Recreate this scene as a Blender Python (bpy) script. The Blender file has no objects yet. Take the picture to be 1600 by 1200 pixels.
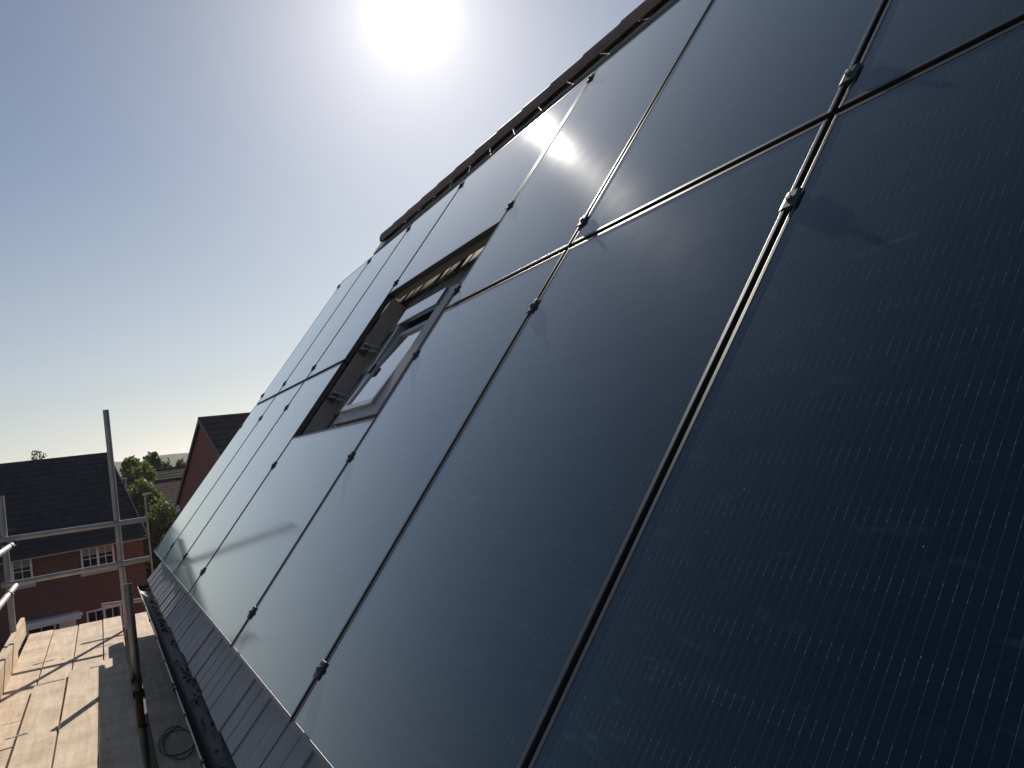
import bpy, math, random
from mathutils import Vector, Matrix, Quaternion
random.seed(7)
R = math.radians
sc = bpy.context.scene
col = sc.collection

# ---------------------------------------------------------------- camera
CAM = Vector((-0.40725, -1.2005, 0.72306))
cam_d = bpy.data.cameras.new("camera"); cam = bpy.data.objects.new("camera", cam_d); col.objects.link(cam)
ax = [Vector((0.88146, -0.45415, -0.12955)), Vector((0.08872, -0.11020, 0.98994)), Vector((-0.46385, -0.88409, -0.05685))]
mw = Matrix.Identity(4)
for i in range(3):
    for j in range(3):
        mw[j][i] = ax[i][j]
mw.translation = CAM
cam.matrix_world = mw
cam_d.sensor_width = 36; cam_d.lens = 28.23; cam_d.clip_start = 0.02; cam_d.clip_end = 6000
sc.camera = cam

# ---------------------------------------------------------------- sky, sun, exposure
SUN = Vector((0.3540, 0.8030, 0.4790)).normalized()
SUN_EL = math.asin(SUN.z); SUN_AZ = math.atan2(SUN.x, SUN.y)
w = bpy.data.worlds.new("World"); sc.world = w; w.use_nodes = True
nt = w.node_tree; nt.nodes.clear()
N = nt.nodes.new; L = nt.links.new
out = N('ShaderNodeOutputWorld'); bg = N('ShaderNodeBackground'); sky = N('ShaderNodeTexSky')
sky.sky_type = 'NISHITA'; sky.sun_disc = False; sky.sun_elevation = SUN_EL; sky.sun_rotation = SUN_AZ
sky.altitude = 50; sky.air_density = 1.0; sky.dust_density = 0.35; sky.ozone_density = 1.2
bg.inputs['Strength'].default_value = 0.05
# aureole: the glare of the sun in hazy air, part of the sky
tc = N('ShaderNodeTexCoord'); dt = N('ShaderNodeVectorMath'); dt.operation = 'DOT_PRODUCT'
nrm = N('ShaderNodeVectorMath'); nrm.operation = 'NORMALIZE'
L(tc.outputs['Generated'], nrm.inputs[0]); L(nrm.outputs[0], dt.inputs[0]); dt.inputs[1].default_value = SUN
def wm(op, a, b=None, c=None):
    n = N('ShaderNodeMath'); n.operation = op
    for i, v in enumerate((a, b, c)):
        if v is None: continue
        if isinstance(v, (int, float)): n.inputs[i].default_value = v
        else: L(v, n.inputs[i])
    return n.outputs[0]
ang = wm('ARCCOSINE', wm('MINIMUM', dt.outputs['Value'], 0.999999))
g1 = wm('MULTIPLY', wm('EXPONENT', wm('MULTIPLY', wm('POWER', wm('DIVIDE', ang, R(2.3)), 2.0), -1.0)), 6.0)
g2 = wm('MULTIPLY', wm('EXPONENT', wm('MULTIPLY', wm('DIVIDE', ang, R(4.4)), -1.0)), 11.0)
g3 = wm('MULTIPLY', wm('EXPONENT', wm('MULTIPLY', wm('DIVIDE', ang, R(13)), -1.0)), .9)
gs = wm('ADD', wm('ADD', g1, g2), g3)
gc = N('ShaderNodeVectorMath'); gc.operation = 'SCALE'; gc.inputs[0].default_value = (1.0, 0.97, 0.95); L(gs, gc.inputs['Scale'])
hsv = N('ShaderNodeHueSaturation'); sz = N('ShaderNodeSeparateXYZ'); L(nrm.outputs[0], sz.inputs[0]); L(wm('ADD', wm('MULTIPLY', wm('MINIMUM', wm('MAXIMUM', sz.outputs[2], 0.0), .35), 1.5), .40), hsv.inputs['Saturation']); L(sky.outputs[0], hsv.inputs['Color'])
ad = N('ShaderNodeVectorMath'); ad.operation = 'ADD'; tn = N('ShaderNodeVectorMath'); tn.operation = 'MULTIPLY'; tn.inputs[1].default_value = (.975, .985, 1.015); L(hsv.outputs[0], tn.inputs[0]); L(tn.outputs[0], ad.inputs[0]); L(gc.outputs[0], ad.inputs[1])
L(ad.outputs[0], bg.inputs['Color']); L(bg.outputs[0], out.inputs['Surface'])

sun_d = bpy.data.lights.new("sun", 'SUN'); sun = bpy.data.objects.new("sun", sun_d); col.objects.link(sun)
sun_d.energy = 4.6; sun_d.angle = R(0.5); sun_d.color = (1.0, 0.92, 0.82)
sun.rotation_mode = 'QUATERNION'; sun.rotation_quaternion = SUN.to_track_quat('Z', 'Y'); sun.location = (0, 0, 40)
vs = sc.view_settings; vs.view_transform = 'Standard'; vs.look = 'None'; vs.exposure = 0.35; vs.gamma = 1; vs.use_curve_mapping = False
sc.cycles.max_bounces = 6; sc.cycles.caustics_reflective = False; sc.cycles.caustics_refractive = False

# ---------------------------------------------------------------- helpers
class MB:
    def __init__(s): s.v = []; s.f = []; s.sm = []
    def add(s, vs, fs, smooth=False):
        b = len(s.v); s.v += [tuple(v) for v in vs]
        for f in fs: s.f.append([b + i for i in f]); s.sm.append(smooth)
        return s
    def box(s, x0, x1, y0, y1, z0, z1, M=None):
        vs = [Vector((x, y, z)) for z in (z0, z1) for y in (y0, y1) for x in (x0, x1)]
        if M is not None: vs = [M @ v for v in vs]
        return s.add(vs, [(0, 2, 3, 1), (4, 5, 7, 6), (0, 1, 5, 4), (2, 6, 7, 3), (0, 4, 6, 2), (1, 3, 7, 5)])
    def tube(s, pts, r, n=14, caps=True, r_in=None):
        pts = [Vector(p) for p in pts]; rings = []
        prev = None
        for i, p in enumerate(pts):
            d = (pts[min(i + 1, len(pts) - 1)] - pts[max(i - 1, 0)]).normalized()
            if prev is None:
                a = d.orthogonal().normalized()
            else:
                a = (prev - d * prev.dot(d)).normalized()
            prev = a; b = d.cross(a)
            rr = r[i] if isinstance(r, (list, tuple)) else r
            rings.append([p + (a * math.cos(2 * math.pi * k / n) + b * math.sin(2 * math.pi * k / n)) * rr for k in range(n)])
        vs = [v for ring in rings for v in ring]; fs = []
        for i in range(len(pts) - 1):
            for k in range(n):
                fs.append((i * n + k, i * n + (k + 1) % n, (i + 1) * n + (k + 1) % n, (i + 1) * n + k))
        s.add(vs, fs, True)
        if caps:
            if r_in:   # hollow looking end: ring + recessed plug
                for end in (0, -1):
                    d = (pts[1] - pts[0]).normalized() if end == 0 else (pts[-2] - pts[-1]).normalized()
                    o = rings[end]; c = pts[end]
                    i1 = [c + (v - c) * r_in for v in o]; i2 = [v + d * 0.06 for v in i1]
                    m = n
                    s.add(o + i1 + i2, [(k, (k + 1) % m, m + (k + 1) % m, m + k) for k in range(m)] + [(m + k, m + (k + 1) % m, 2 * m + (k + 1) % m, 2 * m + k) for k in range(m)] + [tuple(2 * m + k for k in range(m))])
            else:
                s.add(rings[0], [tuple(reversed(range(n)))]); s.add(rings[-1], [tuple(range(n))])
        return s
    def prism(s, poly, axis, a0, a1):
        def P(p, a):
            return {'x': (a, p[0], p[1]), 'y': (p[0], a, p[1]), 'z': (p[0], p[1], a)}[axis]
        n = len(poly)
        vs = [P(p, a0) for p in poly] + [P(p, a1) for p in poly]
        return s.add(vs, [tuple(range(n)), tuple(range(2 * n - 1, n - 1, -1))] + [(i, n + i, n + (i + 1) % n, (i + 1) % n) for i in range(n)])
    def build(s, name, mat, parent=None, M=None, bevel=0):
        me = bpy.data.meshes.new(name); me.from_pydata(s.v, [], s.f); me.update()
        for p, sm in zip(me.polygons, s.sm): p.use_smooth = sm
        import bmesh
        bm = bmesh.new(); bm.from_mesh(me); bmesh.ops.recalc_face_normals(bm, faces=bm.faces); bm.to_mesh(me); bm.free()
        o = bpy.data.objects.new(name, me); col.objects.link(o); me.materials.append(mat)
        if parent: o.parent = parent
        if M is not None: o.matrix_world = M if parent is None else M
        if bevel:
            b = o.modifiers.new("bevel", 'BEVEL'); b.width = bevel; b.segments = 2; b.limit_method = 'ANGLE'
        return o
def tag(o, label=None, cat=None, group=None, kind=None):
    if label: o['label'] = label
    if cat: o['category'] = cat
    if group: o['group'] = group
    if kind: o['kind'] = kind
    return o
def empty(name, M):
    o = bpy.data.objects.new(name, None); col.objects.link(o); o.matrix_world = M; o.empty_display_size = 0.2
    return o

# roof frame: local x = towards the viewer along the eave (-u), y = up the slope (v), z = out of the roof (w)
PIT = R(50)
RM = Matrix(((0, math.cos(PIT), -math.sin(PIT), 0), (-1, 0, 0, 0), (0, math.sin(PIT), math.cos(PIT), 0), (0, 0, 0, 1)))
def RF(u, v, wz): return RM @ Matrix.Translation((-u, v, wz))

# ---------------------------------------------------------------- materials
class NT:
    def __init__(s, name):
        s.m = bpy.data.materials.new(name); s.m.use_nodes = True; s.t = s.m.node_tree
        s.p = s.t.nodes['Principled BSDF']; s.o = s.t.nodes['Material Output']
    def n(s, ty, **kw):
        x = s.t.nodes.new(ty)
        for k, v in kw.items(): setattr(x, k, v)
        return x
    def l(s, a, b): s.t.links.new(a, b)
    def math(s, op, a, b=None, c=None, clamp=False):
        n = s.n('ShaderNodeMath', operation=op); n.use_clamp = clamp
        for i, v in enumerate((a, b, c)):
            if v is None: continue
            if isinstance(v, (int, float)): n.inputs[i].default_value = v
            else: s.l(v, n.inputs[i])
        return n.outputs[0]
    def mix(s, fac, a, b):
        n = s.n('ShaderNodeMix', data_type='RGBA')
        for sock, v in ((n.inputs[0], fac), (n.inputs[6], a), (n.inputs[7], b)):
            if isinstance(v, (int, float)): sock.default_value = v
            elif isinstance(v, tuple): sock.default_value = (*v, 1) if len(v) == 3 else v
            else: s.l(v, sock)
        return n.outputs[2]
    def coords(s, scale=(1, 1, 1), rot=(0, 0, 0), rand=False):
        tc = s.n('ShaderNodeTexCoord'); mp = s.n('ShaderNodeMapping'); s.l(tc.outputs['Object'], mp.inputs[0])
        mp.inputs['Scale'].default_value = scale; mp.inputs['Rotation'].default_value = rot
        if rand:
            oi = s.n('ShaderNodeObjectInfo'); vm = s.n('ShaderNodeVectorMath', operation='SCALE'); vm.inputs[0].default_value = (37, 91, 53)
            s.l(oi.outputs['Random'], vm.inputs['Scale']); s.l(vm.outputs[0], mp.inputs['Location'])
        return mp.outputs[0]
    def noise(s, vec, scale, detail=4, rough=.55, dist=0):
        n = s.n('ShaderNodeTexNoise'); s.l(vec, n.inputs['Vector']); n.inputs['Scale'].default_value = scale
        n.inputs['Detail'].default_value = detail; n.inputs['Roughness'].default_value = rough; n.inputs['Distortion'].default_value = dist
        return n.outputs['Fac']
    def ramp(s, fac, stops):
        n = s.n('ShaderNodeValToRGB'); s.l(fac, n.inputs[0]); cr = n.color_ramp
        while len(cr.elements) < len(stops): cr.elements.new(0.5)
        for e, (p, c) in zip(cr.elements, stops):
            e.position = p; e.color = (*c, 1) if isinstance(c, tuple) else (c, c, c, 1)
        return n.outputs[0]
    def bump(s, h, strength, dist):
        n = s.n('ShaderNodeBump'); s.l(h, n.inputs['Height']); n.inputs['Strength'].default_value = strength; n.inputs['Distance'].default_value = dist
        s.l(n.outputs[0], s.p.inputs['Normal']); return n
    def set(s, **kw):
        for k, v in kw.items():
            k = {'color': 'Base Color', 'rough': 'Roughness', 'metal': 'Metallic', 'spec': 'Specular IOR Level'}.get(k, k)
            sock = s.p.inputs[k]
            if isinstance(v, tuple): sock.default_value = (*v, 1) if len(v) == 3 else v
            elif isinstance(v, (int, float)): sock.default_value = v
            else: s.l(v, sock)
        return s.m

def mottled(name, a, b, scale, rough=.7, bump=.3, bscale=40, bd=.002, metal=0, rand=True, stretch=(1, 1, 1), **kw):
    t = NT(name); c = t.coords(stretch, rand=rand)
    t.set(color=t.mix(t.ramp(t.noise(c, scale, 6), [(.3, 0.), (.7, 1.)]), a, b), rough=rough, metal=metal, **kw)
    if bump: t.bump(t.noise(c, bscale, 5), bump, bd)
    return t.m

def make_glass(name, swap):
    t = NT(name); tc = t.n('ShaderNodeTexCoord'); sp = t.n('ShaderNodeSeparateXYZ'); t.l(tc.outputs['Object'], sp.inputs[0])
    x, y = (sp.outputs[1], sp.outputs[0]) if swap else (sp.outputs[0], sp.outputs[1])
    m = t.math
    def band(v, pitch, half, off=0.0):   # 1 inside a line
        f = m('FRACT', m('ADD', m('DIVIDE', m('ADD', v, off), pitch), 100.0))
        return m('LESS_THAN', m('ABSOLUTE', m('SUBTRACT', f, .5)), half / pitch), f
    wire, fx = band(x, .0166, .00022)
    wide, _ = band(x, .0166, .0004)
    dot, _ = band(x, .0166, .0007)
    fy = m('FRACT', m('ADD', m('DIVIDE', y, .0935), 100.0))
    dy = m('MULTIPLY', m('ABSOLUTE', m('SUBTRACT', fy, .5)), .0935)
    near = m('LESS_THAN', dy, .0085)
    pads = m('LESS_THAN', m('ABSOLUTE', m('SUBTRACT', dy, .0085)), .0013)
    # little solder spots along the wire
    fs = m('FRACT', m('ADD', m('DIVIDE', y, .0156), 100.0))
    spots = m('LESS_THAN', m('ABSOLUTE', m('SUBTRACT', fs, .5)), .06)
    # busbars fade in and out in strength from cell to cell
    cellv = t.n('ShaderNodeTexNoise'); cm = t.n('ShaderNodeVectorMath', operation='MULTIPLY'); t.l(tc.outputs['Object'], cm.inputs[0])
    cm.inputs[1].default_value = (60, 11, 1) if not swap else (11, 60, 1)
    t.l(cm.outputs[0], cellv.inputs['Vector']); cellv.inputs['Scale'].default_value = 1.0; cellv.inputs['Detail'].default_value = 1
    vary = m('ADD', m('MULTIPLY', cellv.outputs['Fac'], 1.6), .1)
    line = m('MULTIPLY', m('MAXIMUM', m('MULTIPLY', wire, .5), m('MAXIMUM', m('MULTIPLY', m('MULTIPLY', wide, near), .5), m('MAXIMUM', m('MULTIPLY', m('MULTIPLY', dot, pads), .8), m('MULTIPLY', m('MULTIPLY', wide, spots), .55)))), vary)
    c = t.coords(rand=True)
    cell = t.mix(t.noise(c, 3.0, 3), (.0008, .0016, .0045), (.0016, .0048, .0085))
    colr = t.mix(m('MINIMUM', line, 1.0), cell, (.17, .25, .33))
    # dust, wipe marks, specks
    cs = t.coords((6, 22, 1), rot=(0, 0, .5), rand=True)
    smear = t.ramp(t.noise(cs, 1.3, 5, .6, .4), [(.58, 0.), (.78, 1.)])
    blot = t.ramp(t.noise(c, 2.2, 5, .6), [(.35, 0.), (.75, 1.)])
    vo = t.n('ShaderNodeTexVoronoi'); t.l(c, vo.inputs['Vector']); vo.inputs['Scale'].default_value = 26
    r0 = t.n('ShaderNodeSeparateColor'); t.l(vo.outputs['Color'], r0.inputs[0])
    speck = m('MULTIPLY', m('LESS_THAN', vo.outputs['Distance'], .035), m('GREATER_THAN', r0.outputs[0], .62))
    dust = m('ADD', .0, m('ADD', m('MULTIPLY', smear, m('ADD', .03, m('MULTIPLY', blot, .16))), m('MULTIPLY', blot, .016)))
    colr = t.mix(dust, colr, (.33, .48, .58))
    colr = t.mix(m('MULTIPLY', speck, .55), colr, (.5, .5, .45))
    t.set(color=colr, rough=m('ADD', .07, m('MULTIPLY', blot, .03)), IOR=1.45, **{'Coat Weight': 1.0, 'Sheen Weight': .15, 'Sheen Roughness': .4, 'Sheen Tint': (.6, .88, 1.0, 1.0), 'Coat Roughness': .07, 'Coat IOR': 1.27, 'Specular Tint': (.22, .63, 1.0, 1.0)})
    fine = t.noise(c, 900, 2)
    b = t.bump(fine, .05, .0004)
    return t.m

def make_brick(name, c1, c2, mort, rough=.85):
    t = NT(name); tc = t.n('ShaderNodeTexCoord'); sp = t.n('ShaderNodeSeparateXYZ'); t.l(tc.outputs['Object'], sp.inputs[0])
    cb = t.n('ShaderNodeCombineXYZ'); t.l(t.math('ADD', sp.outputs[0], sp.outputs[1]), cb.inputs[0]); t.l(sp.outputs[2], cb.inputs[1])
    b = t.n('ShaderNodeTexBrick'); t.l(cb.outputs[0], b.inputs['Vector']); b.inputs['Scale'].default_value = 1
    b.inputs['Brick Width'].default_value = .225; b.inputs['Row Height'].default_value = .075; b.inputs['Mortar Size'].default_value = .006
    b.inputs['Color1'].default_value = (*c1, 1); b.inputs['Color2'].default_value = (*c2, 1); b.inputs['Mortar'].default_value = (*mort, 1)
    nz = t.noise(tc.outputs['Object'], 1.2, 5)
    t.set(color=t.mix(t.math('MULTIPLY', nz, .5), b.outputs['Color'], (c1[0] * .6, c1[1] * .6, c1[2] * .6)), rough=rough)
    t.bump(b.outputs['Fac'], -.4, .004)
    return t.m

def make_tiles(name, a, b, wid, row, mort=(.01, .01, .012)):
    t = NT(name); tc = t.n('ShaderNodeTexCoord'); sp = t.n('ShaderNodeSeparateXYZ'); t.l(tc.outputs['Object'], sp.inputs[0])
    cb = t.n('ShaderNodeCombineXYZ'); t.l(sp.outputs[0], cb.inputs[0]); t.l(sp.outputs[2], cb.inputs[1])
    k = t.n('ShaderNodeTexBrick'); t.l(cb.outputs[0], k.inputs['Vector']); k.inputs['Scale'].default_value = 1
    k.inputs['Brick Width'].default_value = wid; k.inputs['Row Height'].default_value = row; k.inputs['Mortar Size'].default_value = .004
    k.inputs['Color1'].default_value = (*a, 1); k.inputs['Color2'].default_value = (*b, 1); k.inputs['Mortar'].default_value = (*mort, 1); k.inputs['Bias'].default_value = -.2
    nz = t.noise(tc.outputs['Object'], .9, 6)
    t.set(color=t.mix(t.math('MULTIPLY', nz, .45), k.outputs['Color'], b), rough=.92, spec=.08)
    t.bump(t.noise(tc.outputs['Object'], 60, 3), .3, .003)
    return t.m

def make_wood(name, a, b, dark):
    t = NT(name); c = t.coords((14, .9, 14), rand=True); g = t.noise(c, 2.2, 6, .65, .6)
    c2 = t.coords((1, 1, 1), rand=True); bl = t.noise(c2, 3.5, 4)
    cc = t.mix(t.ramp(g, [(.36, 0.), (.64, 1.)]), a, b)
    cc = t.mix(t.math('MULTIPLY', t.ramp(bl, [(.42, 0.), (.68, 1.)]), .5), cc, dark)
    # knots and saw scuffs
    ck = t.coords((6.5, 2.6, 6.5), rand=True); vo = t.n('ShaderNodeTexVoronoi'); t.l(ck, vo.inputs['Vector']); vo.inputs['Scale'].default_value = 1.0
    wob = t.math('ADD', vo.outputs['Distance'], t.math('MULTIPLY', t.noise(c2, 30, 3), .1))
    kn = t.ramp(wob, [(.10, 1.), (.19, 0.)])
    cc = t.mix(t.math('MULTIPLY', kn, .8), cc, dark)
    sx = t.coords((9, 24, 9), rand=True); sm = t.ramp(t.noise(sx, 1.4, 4, .6), [(.60, 0.), (.70, 1.)])
    cc = t.mix(t.math('MULTIPLY', sm, .42), cc, (dark[0] * .7, dark[1] * .7, dark[2] * .7))
    t.set(color=cc, rough=.82); t.bump(g, .25, .002)
    return t.m

def make_leaf(name, a, b):
    t = NT(name); oi = t.n('ShaderNodeObjectInfo'); tc = t.n('ShaderNodeTexCoord')
    n1 = t.noise(tc.outputs['Object'], .8, 3); n2 = t.n('ShaderNodeTexWhiteNoise'); g = t.n('ShaderNodeNewGeometry')
    t.l(g.outputs['Random Per Island'], n2.inputs['Vector'])
    f = t.math('ADD', t.math('MULTIPLY', g.outputs['Random Per Island'], .6), t.math('MULTIPLY', n1, .4))
    cc = t.mix(f, a, b)
    t.set(color=cc, rough=.6)
    tr = t.n('ShaderNodeBsdfTranslucent'); t.l(cc, tr.inputs['Color'])
    mx = t.n('ShaderNodeMixShader'); mx.inputs[0].default_value = .45
    t.l(t.p.outputs[0], mx.inputs[1]); t.l(tr.outputs[0], mx.inputs[2]); t.l(mx.outputs[0], t.o.inputs['Surface'])
    return t.m

GLASS = make_glass('panel_glass_upright', False); GLASS_L = make_glass('panel_glass_sideways', True)
FRAME = mottled('black_anodised', (.034, .028, .029), (.048, .040, .041), 8, rough=.42, bump=0, metal=0, spec=.8)
CLAMP = mottled('dark_metal', (.045, .045, .048), (.07, .068, .07), 30, rough=.5, bump=0, metal=.2)
STEEL = mottled('bolt_steel', (.12, .12, .12), (.18, .18, .18), 20, rough=.45, bump=0, metal=.5)
TILE = mottled('slate_grey_tile', (.27, .265, .285), (.36, .35, .365), 6, rough=.62, bump=.25, bscale=90, bd=.001)
TILE_B = mottled('brown_tile', (.22, .135, .112), (.30, .19, .16), 5, rough=.7, bump=.3, bscale=60)
FELT = mottled('roof_felt', (.01, .01, .011), (.02, .02, .02), 9, rough=.9)
PVC = mottled('black_gutter_plastic', (.018, .018, .019), (.032, .032, .034), 10, rough=.55, bump=.05, bscale=30)
MOSS = mottled('moss_and_grit', (.015, .016, .012), (.16, .155, .14), 45, rough=.95, bump=.8, bscale=70, bd=.01)
GALV = mottled('galvanised_tube', (.30, .28, .285), (.44, .41, .41), 7, rough=.45, bump=.12, bscale=45, bd=.001, metal=.3)
RUST = mottled('rusty_steel', (.10, .035, .016), (.20, .085, .045), 25, rough=.8, bump=.4, bscale=80)
WOOD = make_wood('scaffold_timber', (.53, .405, .275), (.70, .55, .40), (.30, .205, .13))
STRAP = mottled('hoop_iron', (.35, .33, .30), (.5, .47, .43), 30, rough=.4, bump=0, metal=.8)
RUBBER = mottled('black_cable_sheath', (.008, .008, .009), (.014, .014, .015), 20, rough=.5, bump=0)
BRICK = make_brick('red_brick', (.20, .085, .075), (.14, .058, .052), (.14, .11, .10))
BRICK_O = make_brick('rust_brick', (.42, .125, .10), (.34, .10, .085), (.28, .16, .14))
WHITE = mottled('white_upvc', (.80, .80, .80), (.88, .88, .88), 6, rough=.4, bump=0)
CREAM = mottled('cream_fascia', (.5, .47, .45), (.6, .56, .53), 6, rough=.5, bump=0)
DARKGLASS = mottled('window_pane', (.006, .007, .009), (.014, .015, .018), 2, rough=.04, bump=0, rand=True)
CURTAIN = mottled('net_curtain', (.28, .28, .28), (.36, .36, .36), 12, rough=.9, bump=0)
ROOF_N = make_tiles('charcoal_roof_tile', (.045, .048, .062), (.03, .032, .043), .30, .30)
ROOF_F = make_tiles('dark_far_roof_tile', (.014, .014, .017), (.01, .01, .013), .30, .30)
ROOF_R = make_tiles('brown_roof_tile', (.12, .092, .084), (.08, .064, .06), .30, .30)
ROOF_P = make_tiles('red_roof_tile', (.075, .042, .036), (.05, .03, .027), .30, .33, (.22, .19, .18))
GRASS = mottled('grass', (.035, .06, .018), (.06, .085, .03), .6, rough=.9, bump=.4, bscale=6)
ASPHALT = mottled('asphalt', (.045, .045, .047), (.06, .06, .06), 3, rough=.85)
PAVE = mottled('pavement', (.2, .19, .18), (.26, .25, .24), 2, rough=.85)
HILL = mottled('wooded_hill', (.030, .045, .022), (.055, .07, .035), .05, rough=.95, bump=.6, bscale=.4, bd=1.0)
BARK = mottled('bark', (.06, .045, .03), (.1, .075, .055), 6, rough=.9)
LEAF_Y = make_leaf('leaf_yellow_green', (.10, .145, .03), (.18, .21, .055))
LEAF_M = make_leaf('leaf_mid_green', (.07, .11, .025), (.14, .175, .045))
LEAF_D = make_leaf('leaf_dark_green', (.04, .065, .022), (.08, .11, .035))
LEAF_B = make_leaf('leaf_brown_green', (.06, .06, .025), (.09, .085, .04))

# ---------------------------------------------------------------- ground and hills
GZ = -6.70
def structure(o): o['kind'] = 'structure'; return o
MB().add([(-1500, -1500, GZ), (2000, -1500, GZ), (2000, 3000, GZ), (-1500, 3000, GZ)], [(0, 1, 2, 3)]).build('ground', GRASS)['kind'] = 'structure'
structure(MB().add([(-60, 24.0, GZ + .004), (60, 24.0, GZ + .004), (60, 30.0, GZ + .004), (-60, 30.0, GZ + .004)], [(0, 1, 2, 3)]).build('road', ASPHALT))
structure(MB().box(-60, 60, 30.0, 32.0, GZ, GZ + .12).build('pavement', PAVE))
hb = MB(); nx = 220
hv = []; rows = [(560, 0), (600, .55), (650, .9), (720, 1.0), (900, .8)]
rh = random.Random(3)
prof = [13.5 + 2.6 * math.sin(i * .19) + 1.7 * math.sin(i * .57 + 1) + 1.2 * rh.random() + (2.0 if rh.random() < .15 else 0) for i in range(nx + 1)]
for (yy, k) in rows:
    for i in range(nx + 1):
        X = -500 + i * 1100 / nx
        hv.append((X, yy, GZ - .2 + (prof[i] + 7.2 + rh.uniform(-.5, .5)) * k))
hf = [(r * (nx + 1) + i, r * (nx + 1) + i + 1, (r + 1) * (nx + 1) + i + 1, (r + 1) * (nx + 1) + i) for r in range(len(rows) - 1) for i in range(nx)]
structure(hb.add(hv, hf).build('hills', HILL))

# ---------------------------------------------------------------- our house: tiled roof, gutter, roof window
house = empty('house', Matrix.Translation((0.6, 2.0, GZ)))
tag(house, 'steep tiled house roof carrying the solar panels, with ridge, gutter and roof window', 'house')
TW = -.14                     # tile surface below the panel glass
U0, U1, V0, V1 = -3.6, 7.90, -.28, 4.27
rt = random.Random(11)
tb = MB(); gauge = .335; tw = .3305; crs = 0
v = V0
while v < V1 - .05:
    u = U1 - (tw / 2 if crs % 2 else 0)
    length = min(.42, V1 - v)
    first = True
    while u > U0:
        for half in (0, 1):
            ww = tw / 2
            ua = u - (.0030 if half == 0 else .0015); ub = u - ww + (.0015 if half == 0 else .0030)
            if half == 0: tilt = rt.uniform(-.0022, .0022); lift = rt.uniform(-.002, .003); sk = rt.uniform(-.007, .007)
            z0 = TW + lift; z1 = TW - .022 * length / gauge + lift
            vs = []
            for (uu, tz) in (((ua, tilt - .003), (ub, 0.0 - tilt)) if half == 0 else ((ua, -.0018 - tilt * .3), (ub, .0026 + tilt * .6))):
                for (vv, zz) in ((v + sk, z0), (v + length, z1)):
                    vs += [(-uu, vv, zz + tz), (-uu, vv, zz + tz - .018)]
            # order: a-low-top, a-low-bot, a-high-top, a-high-bot, b...
            tb.add(vs, [(0, 2, 6, 4), (1, 5, 7, 3), (0, 4, 5, 1), (2, 3, 7, 6), (0, 1, 3, 2), (4, 6, 7, 5)])
            u -= ww
        first = False
    if crs % 2:   # half tile at the verge
        ua, ub = U1, U1 - tw / 2 + .003
        tb.box(-ua, -ub, v, v + length, TW - .03, TW - .004)
    v += gauge; crs += 1
roof = tb.build('roof', TILE, house, RM)
under = MB().box(-U1 + .06, -U0, V0 + .03, V1 - .02, TW - .14, TW - .062).build('roof_underlay', FELT, house, RM)
# ridge tiles: half rounds
rb = MB(); vc, wc, rr = V1 - .04, TW - .035, .105
updir = Vector((0, math.sin(PIT), math.cos(PIT))); side = Vector((0, math.cos(PIT), -math.sin(PIT)))
uu = U1 - .26; k = 0
while uu > U0:
    ub = uu - .452
    prof_ = []
    for ring_u, r_ in ((uu, rr + .008), (ub, rr)):
        prof_.append([Vector((-ring_u, vc, wc)) + updir * (r_ * math.sin(t)) + side * (r_ * math.cos(t)) for t in [math.pi * q / 14 for q in range(-1, 16)]])
    n = len(prof_[0])
    rb.add(prof_[0] + prof_[1], [(i, i + 1, n + i + 1, n + i) for i in range(n - 1)], True)
    if k == 0: rb.add(prof_[0] + [Vector((-uu, vc, wc))], [(i, i + 1, n) for i in range(n - 1)])
    uu = ub + .006; k += 1
rb.build('ridge_cap', TILE_B, house, RM)
# far roof slope and gable wall
apx = Vector((V1 * math.cos(PIT) - (TW - .06) * math.sin(PIT), 0, V1 * math.sin(PIT) + (TW - .06) * math.cos(PIT)))
ea = Vector((V0 * math.cos(PIT) - (TW - .1) * math.sin(PIT), 0, V0 * math.sin(PIT) + (TW - .1) * math.cos(PIT)))
bx_ = 2 * apx.x - ea.x
MB().prism([(apx.x, apx.z), (bx_, ea.z), (bx_, ea.z - .06), (apx.x, apx.z - .06)], 'y', U0, U1).build('rear_roof', TILE_B, house, Matrix.Identity(4))
sl = lambda x_: (-.245 + x_ * math.sin(PIT)) / math.cos(PIT)
MB().prism([(ea.x + .22, GZ), (bx_ - .22, GZ), (bx_ - .22, ea.z - .1), (apx.x, sl(apx.x)), (ea.x + .22, sl(ea.x + .22))], 'y', U0 + .2, U1 - .04).build('wall', BRICK, house, Matrix.Identity(4))
MB().box(-.035, -.012, U0, U1 - .02, -.53, -.345).build('fascia', PVC, house, Matrix.Identity(4))
# gutter: half round channel open on top
GX, GZZ, GR = -.101, -.362, .057
gm = MB(); ang_ = [math.pi * (1 + q / 12) for q in range(13)]
def arc(r_, yy): return [Vector((GX + r_ * math.cos(t), yy, GZZ + r_ * math.sin(t))) for t in ang_]
ys = [U0, 8.02]
a = arc(GR, ys[0]); b = arc(GR, ys[1]); c_ = arc(GR - .004, ys[0]); d_ = arc(GR - .004, ys[1]); n = 13
gm.add(a + b, [(i, i + 1, n + i + 1, n + i) for i in range(n - 1)], True); gm.add(c_ + d_, [(i, i + 1, n + i + 1, n + i) for i in range(n - 1)], True)
gm.add([b[i] for i in range(n)], [tuple(range(n))])
gm.tube([(GX + GR, U0, GZZ + .001), (GX + GR, 8.02, GZZ + .001)], .0035, 6)
gut = gm.build('gutter', PVC, house, Matrix.Identity(4))
RIM = mottled('gutter_edge_highlight', (.16, .16, .165), (.30, .30, .30), 16, rough=.35, bump=0)  # sky highlight along the gutter lip, put into the colour as light grey
MB().tube([(GX - GR, U0 + 1.16 * q, GZZ + .001 + .002 * math.sin(q * 2.3)) for q in range(11)], .0042, 8).build('gutter_rim', RIM, gut, Matrix.Identity(4))
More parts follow.
